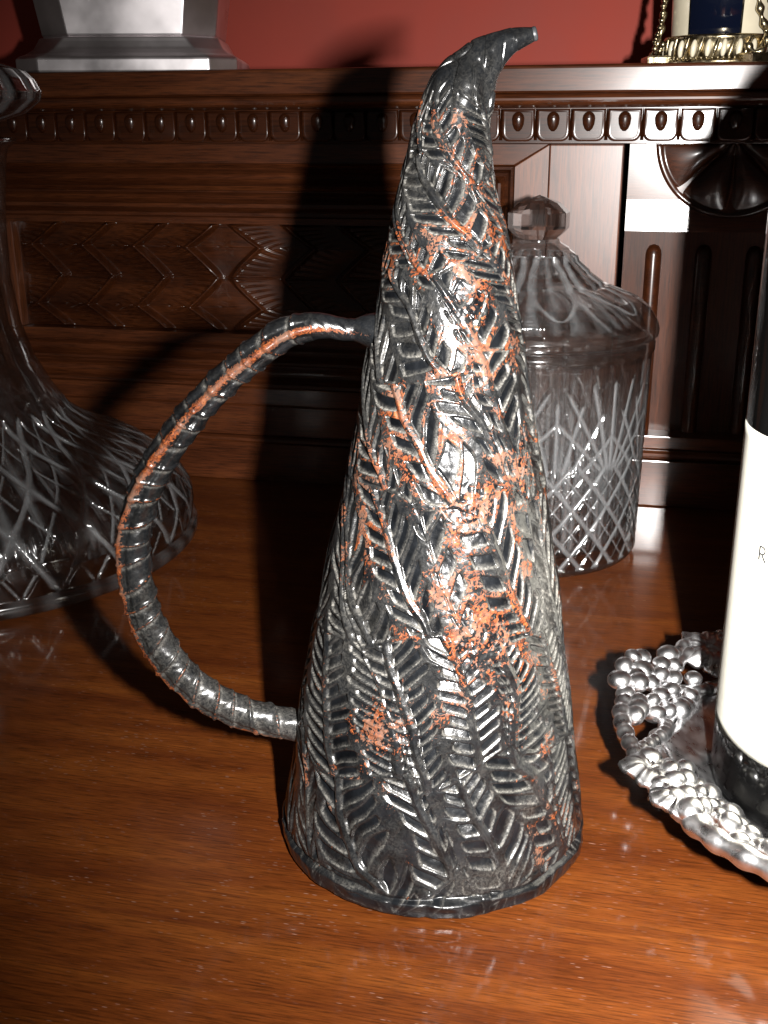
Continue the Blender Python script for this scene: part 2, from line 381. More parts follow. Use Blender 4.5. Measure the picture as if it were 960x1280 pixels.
# carved leaf panel
def carved(x0, x1, z0, z1, xm, P, nx, nz, y):
    X = np.linspace(x0, x1, nx)[None]*np.ones((nz, 1)); Z = np.linspace(z0, z1, nz)[:, None]*np.ones((1, nx))
    zc = (z0+z1)/2; H2 = (z1-z0)/2
    v = np.abs(Z-zc)/H2                      # 0 centre, 1 edge
    v = np.clip(v, 0, 1); tri = np.where(v < .56, v/.56, (1-v)/.44)      # zigzag: tips at the centre line and at the border
    tri = tri**1.15
    s = np.where(X < xm, X-xm, xm-X)         # distance measured towards the middle
    w = (s+tri*.0185)/P
    ph = w-np.floor(w); idx = np.floor(w)
    h = .0050*ph**1.5
    h *= 1-sstep(.88, 1.0, ph)*.95
    h += .0012*np.exp(-((ph-.86)/.045)**2)
    # veins and gouge cuts fanning to each tip
    row = v < .56
    loc = np.where(row, (Z-zc)/H2/.56, (1-v)/.44*np.sign(Z-zc))
    fan = np.abs(((loc*(1.15+.9*(1-ph)))*4) % 1-.5)
    h -= np.where(X < xm, .0015, .0006)*sstep(.22, .02, fan)*sstep(.25, .6, ph)*sstep(.86, .76, ph)
    h -= .0010*np.exp(-((Z-zc)/.0005)**2)*sstep(.05, .3, ph)
    h += .0006*(hsh(idx, np.sign(X-xm), np.where(row, 0, np.sign(Z-zc)))-.5)
    h *= 1-.8*np.exp(-((X-xm)/.0060)**2)
    # the four petals of the middle
    dx = np.abs(X-xm)/.019; dz = np.abs(Z-zc)/.019
    pet = np.sqrt(dx**2+dz**2)
    edge = np.minimum(X-x0, x1-X); h *= sstep(0, .004, edge)
    edge = np.minimum(Z-z0, z1-Z); h *= sstep(0, .0015, edge)
    P3 = np.stack([X, y-h, Z], -1)
    return grid_obj('carved_leaf_panel', P3, M_carve, None, smooth=True)
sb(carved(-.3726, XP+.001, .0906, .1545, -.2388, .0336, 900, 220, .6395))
sb(box('stile', XL, -.3727, .632, .66, .0904, .1543, M_woodv))
pf = [(.66, .0904), (.6310, .0904), (.6300, .0885), (.6300, .0850)]
pf += [(.6290+.0040*math.sin(a), .0840-.0080*a/PI) for a in np.linspace(0, PI, 8)]
pf += [(.6262, .0750), (.6252, .0738), (.6262, .0726), (.6290, .0718)]
pf += [(.6290+.0038*math.sin(a), .0714-.0090*a/PI) for a in np.linspace(0, PI, 8)]
pf += [(.6262, .0614), (.6250, .0600), (.6262, .0586), (.6300, .0578), (.6300, .0480), (.6285, .0470), (.66, .0470)]
sb(strip('lower_moulding', pf, XL, XP+.002, M_wood))
sb(box('rail', XL, XP+.0022, .6310, .66, .0280, .0469, M_wood))
pf = [(.66, .0279), (.6285, .0279), (.6262, .0272), (.6255, .0258), (.6262, .0244), (.6272, .0240), (.6272, .0003), (.66, .0003)]
sb(strip('plinth', pf, XL, XP+.0024, M_wood))
# framed panel between the left bay and the pilaster: four mitred pieces round a raised field
def frame(x0, x1, z0, z1, w, wt, yf, yb):
    pieces = [((x0, z1), (x1, z1), (x1-w, z1-wt), (x0+w, z1-wt)), ((x1, z1), (x1, z0), (x1-w, z0+wt), (x1-w, z1-wt)),
              ((x1, z0), (x0, z0), (x0+w, z0+wt), (x1-w, z0+wt)), ((x0, z0), (x0, z1), (x0+w, z1-wt), (x0+w, z0+wt))]
    for k, q in enumerate(pieces):
        c = (sum(a for a, b in q)/4, sum(b for a, b in q)/4)
        V = []
        for yy, s in ((yb, 0), (yf+.0005, .0001), (yf, .0006)):
            for a, b_ in q:
                d = math.hypot(c[0]-a, c[1]-b_); V.append((a+(c[0]-a)/d*s*1.4, yy, b_+(c[1]-b_)/d*s*1.4))
        Fc = [(l*4+i, l*4+(i+1) % 4, (l+1)*4+(i+1) % 4, (l+1)*4+i) for l in range(2) for i in range(4)]+[(8, 9, 10, 11)]
        o = mesh_obj('frame_rail' if k % 2 == 0 else 'frame_stile', V, Fc, M_wood if k % 2 == 0 else M_woodv, None, False); sb(o)
    # inner bead and raised field
    a0, a1, b0, b1 = x0+w, x1-w, z0+wt, z1-wt
    V = []; steps = ((0, .0), (.0008, -.0012), (.0022, -.0010), (.0030, .0020), (.0042, .0055), (.0060, .0060), (.0095, .0030))
    for ins, dy in steps: V += [(a0+ins, yf+.002+dy, b0+ins), (a1-ins, yf+.002+dy, b0+ins), (a1-ins, yf+.002+dy, b1-ins), (a0+ins, yf+.002+dy, b1-ins)]
    Fc = [(l*4+i, l*4+(i+1) % 4, (l+1)*4+(i+1) % 4, (l+1)*4+i) for l in range(len(steps)-1) for i in range(4)]
    l = len(steps)-1; Fc.append((l*4, l*4+1, l*4+2, l*4+3))
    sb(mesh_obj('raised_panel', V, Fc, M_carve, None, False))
frame(XP+.0025, -.0490, .028, .1986, .0180, .0110, .6270, .66)
sb(box('plinth', XP+.0026, -.0488, .6260, .66, .0003, .0278, M_wood))
def bay(px0, px1):
    sb(box('pilaster', px0, px1, .6225, .66, .0275, .1985, M_woodv, bev=.0008))
    sb(box('pilaster_base', px0-.001, px1+.0005, .6195, .66, .0003, .0273, M_wood, bev=.0008))
bay(-.0485, -.0100)
# arcaded bay right of the pilaster
A0, A1 = -.0072, .1000
V = [(A0, .6365, .1986), (A1, .6365, .1986), (A1, .6365, .1700), (A0, .6365, .1700), (A1, .6352, .1535), (A0, .6352, .1535), (A1, .66, .1535), (A0, .66, .1535)]
sb(mesh_obj('spandrel', V, [(0, 1, 2, 3), (3, 2, 4, 5), (5, 4, 6, 7)], M_wood, None, False))
# medallion
mc = (.0466, .2010); V = []; Fc = []
nr, na = 26, 120
Pm = []
for i in range(nr):
    r = .0405*(1-i/(nr-1)); row = []
    for j in range(na):
        a = 2*PI*j/na
        if r > .0375: hh = .0035*math.sin((.0405-r)/.003*PI) if r < .0405 else 0
        else:
            lob = abs(math.sin(a*4)); rr = r/.0375
            hh = -.001+.0040*lob**.5*(1-(abs(rr-.55)/.55)**2)+.003*math.exp(-(r/.006)**2)
        row.append((mc[0]+r*math.cos(a), .6362-hh, min(.1984, mc[1]+r*math.sin(a))))
    Pm.append(row)
sb(grid_obj('carved_medallion', np.array(Pm), M_carve, None, closed_u=True))
sb(box('lower_panel', A0, A1, .6470, .66, .0328, .1533, M_dull, bev=0))
sb(box('panel_rail', A0, A1, .6330, .66, .0325, .0400, M_wood))
for k in range(4):
    xc = .0092+.0268*k; a = np.linspace(PI, 2*PI, 9)
    P3 = []
    for z, s in ((.0402, 1), (.1400, 1), (.1425, .9), (.1448, .6), (.1456, .12)):
        P3.append([(xc+.0044*s*math.cos(t), .6471+.0046*s*math.sin(t), z) for t in a])
    sb(grid_obj('reed', np.array(P3), M_carve, None))
pf = [(.66, .0323), (.6300, .0323), (.6275, .0312), (.6268, .0298), (.6280, .0282), (.6300, .0276), (.66, .0276)]
sb(strip('base_bead', pf, A0, A1, M_wood)); sb(box('plinth', A0, A1, .6260, .66, .0003, .0274, M_wood))
bay(.1025, .1410)
sb(box('end_panel', .1415, XR, .634, .66, .0003, .1985, M_wood))

# ------------------------------------------------------------------ the jug
J = empty('jug', (-.0511, .2965, 0), yaw)
tag(J, 'black horn shaped jug with worn copper herringbone relief standing on the table', 'jug')
axis = [(0.0, .0000, .0462), (0.0, .0090, .0464), (.0003, .0235, .0444), (.0004, .0510, .0402), (.0007, .0645, .0379), (.0012, .0775, .0356), (.0018, .0900, .0334), (.0022, .1023, .0310),
        (.0025, .1143, .0286), (.0024, .1260, .0262), (.0022, .1375, .0240), (.0023, .1487, .0220), (.0027, .1595, .0201), (.0025, .1702, .0182), (.0023, .1790, .0162), (.0021, .1867, .0147), (.0022, .1933, .0131),
        (.0025, .2010, .0116), (.0030, .2075, .0105), (.0042, .2135, .0094), (.0062, .2185, .0082), (.0090, .2228, .0064), (.0126, .2260, .0048), (.0162, .2282, .0035), (.0198, .2296, .0027), (.0228, .2304, .0019)]
NV, NU = 1050, 760
ax = spline(axis, NV)                         # (x, z, r) sampled by length
T2 = np.gradient(ax[:, :2], axis=0); T2 /= np.linalg.norm(T2, axis=1)[:, None]
fy = np.clip(ax[:, 1]/.2, 0, 1)
# straight part keeps level rings, bent part turns with the axis
blend = sstep(.200, .216, ax[:, 1]); T2 = T2*blend[:, None]+np.array([0, 1.])*(1-blend[:, None]); T2 /= np.linalg.norm(T2, axis=1)[:, None]
N2 = np.stack([T2[:, 1], -T2[:, 0]], -1)      # in plane normal (right)
# denser around the side that is seen
u = np.linspace(0, 1, NU, endpoint=False); th = (u-.5)*2*PI; th = th-.55*np.sin(th)*-1*-1 if False else th-.42*np.sin(th)
TH = np.ones((NV, 1))*th[None]                # 0 = towards the camera, + = right
r0 = ax[:, 2][:, None]; z0 = ax[:, 1][:, None]
cyl = np.stack([r0*np.sin(TH), -r0*np.cos(TH), z0*np.ones_like(TH)], -1)
# --- herringbone field on the unrolled cone
rho = np.clip(.271-cyl[..., 2], .035, None)*1.015
kx = .66; cs = rho**kx/(.16**(kx-1))/kx*.66
lam = .174*.66/.66
ph = TH*.174*kx*1.0
wx = vnoise(cyl, 38, 1)-.5; wy = vnoise(cyl, 38, 2)-.5
wob = vnoise(cyl, 140, 3)-.5
RR = rho**kx*(.16**(1-kx))/kx
w2x = vnoise(cyl, 17, 41)-.5; w2y = vnoise(cyl, 17, 42)-.5
X = RR*np.sin(ph)+.011*wx+.016*w2x+.0022*wob; Y = -RR*np.cos(ph)+.009*wy+.016*w2y
ang = math.radians(59)
# the potter pressed the pattern patch by patch: each patch has its own lean and offset
prg = np.random.default_rng(23); sd = []
for iy in range(12):
    for ix in range(-6, 7):
        sd.append((ix*.0310+(iy % 2)*.0155+prg.uniform(-.006, .006), -.015-iy*.0350+prg.uniform(-.007, .007)))
sd = np.array(sd); best = np.full(X.shape, 9.); sec = np.full(X.shape, 9.); cid = np.zeros(X.shape, int)
for k, (sx_, sy_) in enumerate(sd):
    dx_, dy_ = X-sx_, Y-sy_
    q_ = np.sqrt((dx_*.848+dy_*.53)**2*1.7+(dx_*.53-dy_*.848)**2*.55)
    nb = q_ < best; sec = np.where(nb, best, np.minimum(sec, q_)); cid = np.where(nb, k, cid); best = np.where(nb, q_, best)
gap = sec-best
pa = np.radians(np.interp(sd[:, 1], [-.26, -.20, -.12], [70, 62, 56])+prg.uniform(-9, 9, len(sd))); po_ = prg.uniform(0, 1, len(sd))
A_ = pa[cid]; across = X*np.sin(A_)+Y*np.cos(A_); along = X*np.cos(A_)-Y*np.sin(A_)
Wd = .0164
a = across/Wd+100.37+po_[cid]*.5; near = np.round(a); d = (a-near)*Wd
# the seam between neighbouring spines wanders, so arms overlap unevenly
seam = .5+.22*np.sin(along*210+near*2.1)*0+.18*(vnoise(np.stack([along*90, near*0+np.floor(a)*7.7, 0*along], -1), 1.0, 5)-.5)*2
fl_a = np.floor(a); fr_a = a-fl_a
sp = np.where(fr_a < seam, fl_a, fl_a+1); d = (a-sp)*Wd; side = np.where(d > 0, 1., -1.)
Ps = .0050
slope = .88+.45*(hsh(sp, side)-.5)
Pl_ = Ps*(.82+.42*hsh(sp, 3.3*np.ones_like(sp)))*(1+.12*sstep(.03, .09, cyl[..., 2]))
w = po_[cid]*7+(along+np.abs(d)*slope)/Pl_+hsh(sp, side, 3.0)*1.0
w = w+.34*(vnoise(cyl, 95, 6)-.5)
j = np.floor(w); fw = w-j
duty = .76+.16*(hsh(sp, side, j)-.5)
e1 = .10+.05*hsh(j, sp)
# length of each trough
dl = np.abs(d); smax = np.where(side > 0, seam, 1-seam)*Wd
l0 = .0008+.0007*hsh(sp, side, j, 2.0); l1 = smax-.0003-.0030*hsh(sp, side, j, 9.0)**2
tl = np.clip((dl-l0)/np.maximum(l1-l0, .001), 0, 1); belly = 1-(.10+.30*hsh(j, sp, 4.)*(hsh(j, sp, 4.) > .6))*np.abs(2*tl-1)**(5+4*hsh(j, side, 5.0))
mid = (duty+e1)/2; fc = np.abs(fw-mid-.10*(tl-.5)*(hsh(sp, j, 6.)-.5)*4)
hwid = (duty/2+.03)*belly; trough = sstep(hwid, hwid-e1, fc)
uu = np.clip((fw-mid)/np.maximum(hwid, .1)*.5+.5, 0, 1)    # 0 at the steep upper wall, 1 at the shallow lower lip
trough = trough*sstep(l0-.0003, l0+.0004, dl)*sstep(l1+.0003, l1-.0005, dl)
depth = .00105+.0006*(hsh(sp, j, side*3)-.5)
tilt = (fw/duty-.5)*.35*(hsh(j, sp, side)-.3)
h = -depth*trough*(1+tilt*.5)*(1.15-.75*uu)
trough = trough*sstep(.0002, .0011, gap); h = h*sstep(.0002, .0011, gap)-.00035*np.exp(-((gap-.0016)/.0006)**2)*0
# thin inner ridge cut in the lands, spine cord
land = 1-trough
cord = np.exp(-(d/.00050)**2)*sstep(0, .001, gap); h = h+.00035*cord
h = h-.00030*np.exp(-((np.abs(d)-.00125)/.00030)**2)
gl = np.exp(-((fw-(duty+1)/2)/.07)**2)*(dl > .0015); h = h-.00012*gl*(hsh(sp, j, 8.) > .35)*vnoise(cyl, 330, 51)*1.6
# melted patches (theta deg, z, size theta*r, size z)
melt = np.zeros_like(h); smoothp = np.zeros_like(h)
def blob(t, z, st, sz):
    q = (((TH-math.radians(t))*r0)/st)**2+((z0-z)/sz)**2
    return np.exp(-q**1.2)
ns = vnoise(cyl, 260, 8)*.6+vnoise(cyl, 600, 9)*.4
for t, z, st, sz, kk in ((10, .115, .0075, .0075, 1), (17, .080, .008, .010, 1), (-25, .055, .008, .008, .9), (16, .1655, .0055, .006, 1), (52, .125, .006, .010, .8), (-4, .093, .006, .006, .6), (30, .050, .005, .010, .5), (50, .045, .004, .004, .7), (-150, .10, .02, .02, 1), (130, .06, .02, .02, 1)):
    melt = np.maximum(melt, kk*blob(t, z, st, sz))
for t, z, st, sz in ((58, .087, .0055, .013), (35, .030, .004, .004), (-60, .020, .006, .006), (18, .012, .014, .004), (100, .12, .01, .02)):
    smoothp = np.maximum(smoothp, blob(t, z, st, sz))
melt = np.clip(melt*(.55+.9*ns), 0, 1)
rand_m = sstep(.66, .80, vnoise(cyl, 70, 11)); 
h = h*(1-.8*np.maximum(melt, rand_m*.5))*(1-.85*smoothp)
lump = vnoise(cyl, 420, 12)-.5; lump2 = vnoise(cyl, 900, 13)-.5
h = h+(.0005*lump+.0004*lump2)*melt+(.00016*lump+.00010*lump2)
h = h+.0010*(vnoise(cyl, 60, 14)-.5)
# fade at the smooth horn tip and at the foot
topf = sstep(.219, .210, z0*np.ones_like(h)); footf = sstep(.0062, .0095, z0+.0012*np.sin(TH*9)+.0010*np.sin(TH*23+1))
relief = h*topf*footf
# facets on the horn
horn = np.stack([ax[:, 0][:, None]+r0*np.sin(TH)*.6, -r0*np.cos(TH), z0*np.ones_like(TH)], -1)
relief = relief+(1-topf)*np.clip(r0/.009, .15, 1)*(.0010*(vnoise(horn*np.array([1., 1., .45]), 260, 15)-.5)+.0006*(vnoise(horn, 520, 17)-.5)-.0007*np.exp(-((vnoise(horn*np.array([1.4, 1.4, .5]), 200, 18)-.5)/.035)**2)*(r0 > .0035)+.0004*np.cos(TH*5+z0*200)*(r0 > .003)-.0010*np.exp(-((z0-.2085)/.0010)**2)*(vnoise(cyl, 90, 20) > .45)*.4)
# foot band with twisted swirls and a groove above
g0 = .0070+.0006*np.sin(TH*7+.6)
relief = relief-.0009*np.exp(-((z0-g0)/.0006)**2)
foot = sstep(.0072, .0058, z0*np.ones_like(h))
sw = (TH*r0*260+((z0-.003)*420)**2*.8)/1.0
relief = relief+foot*(.0008-.0030*sstep(.0020, .0, z0)+.00035*np.sin(sw)*sstep(.3, .6, vnoise(cyl, 45, 16))+.0003*lump*2)
rad = r0+relief-.0002
dirx = np.sin(TH); diry = -np.cos(TH)
Px = ax[:, 0][:, None]+rad*dirx*N2[:, 0][:, None]
Pz = ax[:, 1][:, None]+rad*dirx*N2[:, 1][:, None]
Py = rad*diry
Pj = np.stack([Px, Py, Pz], -1)
# --- colour masks
edge_t = trough*(1-trough)*4*topf; land = land*topf
n_big = vnoise(cyl, 55, 21); n_mid = vnoise(cyl, 190, 22); n_sm = vnoise(cyl, 1100, 23)*.5+vnoise(cyl, 2300, 24)*.5
zone = .30+.55*np.exp(-((TH-.30-(.115-z0)*0)/.65)**2)*sstep(.03, .07, z0*np.ones_like(h)) + .25*(n_big-.5)*2
worn = land*(zone*.50+.55*(n_mid-.5)+.35*(n_big-.5)+.55*(n_sm-.5)-.12)
worn = worn*(1-.5*edge_t)*(1-melt)+cord*.10*sstep(.40, .65, n_big)+melt*(.40+1.3*(n_sm-.5)+.5*(n_mid-.5))-smoothp*.5
worn = worn-foot*.35-(1-topf)*.6
worn = np.clip(worn, 0, 1)
lit = (edge_t*.25*(uu < .5)+edge_t*.8*(uu >= .5)+trough*topf*.55*sstep(.55, 1.0, uu))  # pale trough lips and lower floors: sheen painted in along with the dust
dust = np.clip(lit*(.2+1.0*n_mid)+(1-topf)*.12*n_mid+land*.14*vnoise(cyl, 300, 25)+.10*sstep(.6, .2, n_big)*sstep(-.2, -.9, TH)+smoothp*.24+.0, 0, 1)
dust = 1.0*dust*(1-melt*.5)*(1-foot*.6)*(.55+.45*sstep(.0, .10, z0*np.ones_like(h)))
body = grid_obj('body', Pj, M_jug, J, closed_u=True, attrs={'worn': worn, 'dust': dust})
# underside and spout mouth
tipc = ax[-1]; tv = Vector((T2[-1, 0], 0, T2[-1, 1]))
ring = Pj[-1]; cen = ring.mean(0)
V = []; m_ = 24; idx = np.linspace(0, NU, m_, endpoint=False).astype(int)
for s, dd in ((1.0, 0.0), (1.04, .0006), (.92, .0010), (.66, .0008), (.60, -.002), (.3, -.0045)):
    for i in idx: V.append(tuple(cen+(ring[i]-cen)*s+np.array(tv)*dd))
Fc = [(l*m_+i, l*m_+(i+1) % m_, (l+1)*m_+(i+1) % m_, (l+1)*m_+i) for l in range(5) for i in range(m_)]+[tuple(5*m_+i for i in range(m_))]
mesh_obj('lip', V, Fc, M_lip, J, True)

# handle: scaled ring with a copper seam
hc = [(-.0150, .1560), (-.0184, .1567), (-.0243, .1571), (-.0297, .1580), (-.0351, .1580), (-.0416, .1559), (-.0483, .1515), (-.0551, .1463), (-.0620, .1400), (-.0691, .1321), (-.0757, .1236), (-.0811, .1147),
      (-.0850, .1052), (-.0872, .0941), (-.0870, .0829), (-.0850, .0721), (-.0812, .0621), (-.0758, .0533), (-.0680, .0459), (-.0590, .0409), (-.0506, .0381), (-.0433, .0361), (-.0390, .0352)]
hn, hm = 640, 72
hp = spline([(x, 0, z) for x, z in hc], hn)
L = np.r_[0, np.cumsum(np.linalg.norm(np.diff(hp, axis=0), axis=1))]; t = L/L[-1]
hr = np.interp(t, [0, .02, .04, .07, .12, .3, .55, .8, .93, .97, 1], [.0066, .0050, .0036, .0038, .0046, .0048, .0051, .0050, .0049, .0051, .0056])
T = np.gradient(hp, axis=0); T /= np.linalg.norm(T, axis=1)[:, None]
Nn = np.stack([-T[:, 2]*-1, 0*t, -T[:, 0]], -1)   # candidate outward normal
cc = np.array([-.043, 0, .098]); sgn = np.sign(((hp-cc)*Nn).sum(1)); Nn = Nn*np.where(sgn == 0, 1, sgn)[:, None]
Bn = np.array([0, -1., 0])                     # towards the camera
al = np.linspace(0, 2*PI, hm, endpoint=False)[None]
seamA = np.interp(t, [0, .10, .25, .42, .55, .7, 1], [1.7, 1.65, 1.5, 1.25, .65, .45, .35])[:, None]   # angle of the seam: 0 outward, pi/2 to the camera
da = (al-seamA+PI) % (2*PI)-PI
Ls = L[:, None]+.0016*np.abs(da)**1.2*.9
pr = .0066; q = Ls/pr+.15*np.sin(L[:, None]*300); qf = q-np.floor(q); qi = np.floor(q)
act = sstep(.09, .13, t)[:, None]*sstep(.985, .95, t)[:, None]
sh = (.00030*qf**1.4+.00035*np.exp(-((qf-.90)/.07)**2))*act
sh = sh*(.6+.7*hsh(qi, np.sign(da)))
hb0 = np.stack([hp[:, 0][:, None]+.004*np.cos(al), .004*np.sin(al)*np.ones((hn, 1)), hp[:, 2][:, None]+0*al], -1)
sc = .0008*np.exp(-(da/.22)**2)*act*(.6+.8*vnoise(hb0, 300, 36))-.0004*np.exp(-((np.abs(da)-.50)/.14)**2)*act
hpos = np.stack([hp[:, 0][:, None]+0*al, .004*np.sin(al)*np.ones((hn, 1)), hp[:, 2][:, None]+0*al], -1)
hb = np.stack([hpos[..., 0]+.004*np.cos(al), hpos[..., 1], hpos[..., 2]], -1)
rr = hr[:, None]+sh+sc-.0005+.0006*(vnoise(hb, 220, 31)-.5)+.0003*(vnoise(hb, 700, 32)-.5)
Ph = hp[:, None, :]+rr[..., None]*(np.cos(al)[..., None]*Nn[:, None, :]+np.sin(al)[..., None]*Bn)
wornh = np.exp(-(da/.27)**2)*np.interp(t, [0, .12, .2, .55, .75, 1], [.1, .6, 1.0, .8, .6, .4])[:, None]*(.45+.9*vnoise(hb, 260, 33))
wornh += .62*np.exp(-((qf-.93)/.07)**2)*act*(vnoise(hb, 130, 34))
dusth = np.clip(.01+.15*np.interp(t, [0, .55, .7, 1], [.1, .2, 1, 1.3])[:, None]*(.4+vnoise(hb, 260, 35))+.3*np.exp(-((qf-.1)/.08)**2)*act, 0, 1)
grid_obj('handle', Ph, M_jug, J, closed_u=True, attrs={'worn': np.clip(wornh, 0, 1), 'dust': dusth}, flip=True)

# ------------------------------------------------------------------ cut glass
def vcut(dist, w, dep): return -dep*np.clip(1-np.abs(dist)/w, 0, 1)
def jar_disp(th, z, r):
    h = np.zeros_like(r); m = (r > .050) & (z > .004) & (z < .102)
    s = th*.057
    # lower zone: crossed diagonal cuts
    lo = sstep(.060, .054, z); pil = 1.0
    per = 2*PI*.057/18
    fs = []
    for sg in (1, -1):
        q = (s+sg*z*.85)/per; fs.append(q-np.round(q))
    mx = np.maximum(np.abs(fs[0]), np.abs(fs[1]))*2
    h = (np.cos(PI*fs[0])*np.cos(PI*fs[1])*.0018-.0004)*lo
    for f_ in fs: h = np.minimum(h, vcut((np.abs(f_)-.5)*per, .0024, .0019)*lo)
    q2 = [((s+sg*z*.85)/per*2+.5) for sg in (1, -1)]; mm = np.maximum(np.abs(q2[0]-np.round(q2[0])), np.abs(q2[1]-np.round(q2[1])))*2
    h = h-.0016*np.clip((mm-.80)*5, 0, 1)*lo*(mx < .80)
    # upper zone: fans of cuts rising from points on the band
    up = sstep(.050, .056, z)*sstep(.099, .094, z); npt = 6
    pw = 2*PI/npt
    for off in (0, .5):
        tc = (th/pw+off); tcr = (tc-np.round(tc))*pw*.057; zz = z-(.048 if off == 0 else .040)
        a = np.arctan2(tcr, np.maximum(zz, 1e-4)); rr = np.hypot(tcr, zz); k = .26
        f = (a/k-np.round(a/k))*k*rr
        gate = (np.abs(a) < 1.0)*sstep(.056 if off == 0 else .050, .046, rr)
        h = np.minimum(h, vcut(f, .0018, .0016)*up*gate)
    return np.where(m, h, 0)
G = empty('crystal_jar', (-.047, .5555, 0), .3)
tag(G, 'lidded cut crystal jar with faceted knob standing behind the jug', 'jar')
pf = [(0.0001, .0012), (.030, .0010), (.050, 0), (.0545, .0012), (.0562, .0040)]
o_ = resample([(.0562, .0040), (.0570, .055), (.0578, .102)], .0007).tolist()
pf = pf+o_+[(.0582, .1040), (.0590, .1055), (.0590, .1085), (.0580, .1100), (.0555, .1100), (.0540, .1085), (.0535, .100), (.0525, .055), (.0515, .014), (.048, .0085), (.030, .0075), (.0001, .0075)]
lathe('body', pf, M_glass, G, n=640, disp=jar_disp, veil=lambda r, z, t: .35*(z < .006)*(r > .045)+.015)
def lid_disp(th, z, r):
    pet = np.abs(np.sin(th*4)); m = (z > .1165) & (r > .018) & (r < .055)
    e = np.clip((r-.018)/.037, 0, 1)
    return np.where(m, -.0010*np.abs(((th*24/(2*PI)) % 1)-.5)*2*sstep(.057, .045, r)-.0016*np.exp(-((np.abs(np.mod(th*8/(2*PI)+.5, 1)-.5)*2*PI/8*r-.018*np.sqrt(np.clip(e*(1-e)*4, 0, 1))*.55)/.0012)**2), 0)
pl = [(.0590, .1112), (.0602, .1125), (.0604, .1150), (.0596, .1180), (.0555, .1245), (.0500, .1290), (.0430, .1318), (.0360, .1345), (.0330, .1350), (.0320, .1366), (.0262, .1408), (.0254, .1421), (.0205, .1462), (.0198, .1486), (.0155, .1515), (.0150, .1526),
      (.0112, .1546), (.0104, .1556), (.0104, .1566), (.0001, .1566)]
li = [(.0001, .1345), (.0200, .1335), (.0330, .1290), (.0450, .1200), (.0520, .1140), (.0530, .1112), (.0535, .1035), (.0548, .1035), (.0552, .1112), (.0590, .1112)]
prof = resample(li, .002).tolist()[:-1]+resample(pl, .0008).tolist()
lid = lathe('lid', prof, M_glass, G, n=300, disp=lid_disp, veil=lambda r, z, t: .25*(r > .0575)*(z < .118)+.02)
kp = [(.0001, .1567), (.0098, .1567), (.0128, .1592), (.0151, .1616), (.0151, .1688), (.0100, .1733), (.0001, .1768)]
lathe('knob', kp, M_knob, lid, n=8, smooth=False)

# decanter
D = empty('crystal_decanter', (-.335, .497, 0), .1)
tag(D, 'wide based cut crystal ship decanter with stopper at the left edge of the table', 'decanter')
def dec_disp(th, z, r):
    h = np.zeros_like(r); m = (r > .050) & (z > .008) & (z < .078)
    nk = 20; per = 2*PI/nk; pil = 1.0
    L_ = np.interp(z, [.008, .034, .0497, .0553, .069, .08], [0, .30, .62, .76, 1.05, 1.2])*1.55
    fs = []
    for sg in (1, -1):
        q = th/per+sg*L_; fs.append(q-np.round(q))
    mx = np.maximum(np.abs(fs[0]), np.abs(fs[1]))*2
    h = np.cos(PI*fs[0])*np.cos(PI*fs[1])*.0034-.0010
    for f_ in fs: h = np.minimum(h, vcut((np.abs(f_)-.5)*per*r, .0019, .0026))
    q2 = [(th/per+sg*L_)*2+.5 for sg in (1, -1)]; mm = np.maximum(np.abs(q2[0]-np.round(q2[0])), np.abs(q2[1]-np.round(q2[1])))*2
    h = h-.0022*np.clip((mm-.84)*6, 0, 1)*(mx < .82)
    h = h*sstep(.078, .070, z)*sstep(.008, .012, z)
    h2 = vcut((th/(2*PI/24)-np.round(th/(2*PI/24)))*2*PI/24*r, .0035, .0007)*sstep(.074, .082, z)*sstep(.125, .10, z)*(r < .07)
    return np.where(m, h, 0)
po = [(.0001, .0015), (.075, .0010), (.1120, 0), (.1160, .0012), (.1175, .0030), (.1175, .0068), (.1160, .0082)]
pb = resample([(.1150, .0085), (.1162, .0180), (.1158, .0240), (.1105, .0340), (.0925, .0492), (.0800, .0553), (.0680, .0605), (.0565, .0691), (.0480, .0820), (.0406, .0971), (.0355, .1146), (.0330, .1371), (.0335, .160), (.0348, .175), (.0372, .194)], .0010).tolist()
pt = [(.0385, .1990), (.0425, .2015), (.0425, .2035), (.0400, .2040), (.0310, .2025), (.0285, .195), (.0270, .16), (.0270, .1371), (.0295, .1146), (.0345, .0971), (.0500, .0680), (.0740, .0510), (.0980, .0360), (.1060, .0250), (.1050, .0150), (.095, .0110), (.0001, .0110)]
lathe('body', po+pb+pt, M_glass, D, n=760, disp=dec_disp, veil=lambda r, z, t: .55*(z < .009)*(r > .108)*(.82+.18*np.sin(t*44))+.015)
def st_disp(th, z, r): return np.where((r > .02) & (z > .209), vcut((th/(2*PI/20)-np.round(th/(2*PI/20)))*2*PI/20*r, .0040, .0022), 0)
ps = resample([(.0001, .170), (.0240, .1705), (.0262, .1740), (.0272, .2030), (.0272, .2090), (.0360, .2110), (.0490, .2150), (.0560, .2205), (.0568, .2245), (.0540, .2300), (.0500, .2340), (.0400, .2370), (.0001, .2390)], .0015).tolist()
lathe('stopper', ps, M_knob, D, n=240, disp=st_disp, veil=lambda r, z, t: .25*(r > .03)+0*r)

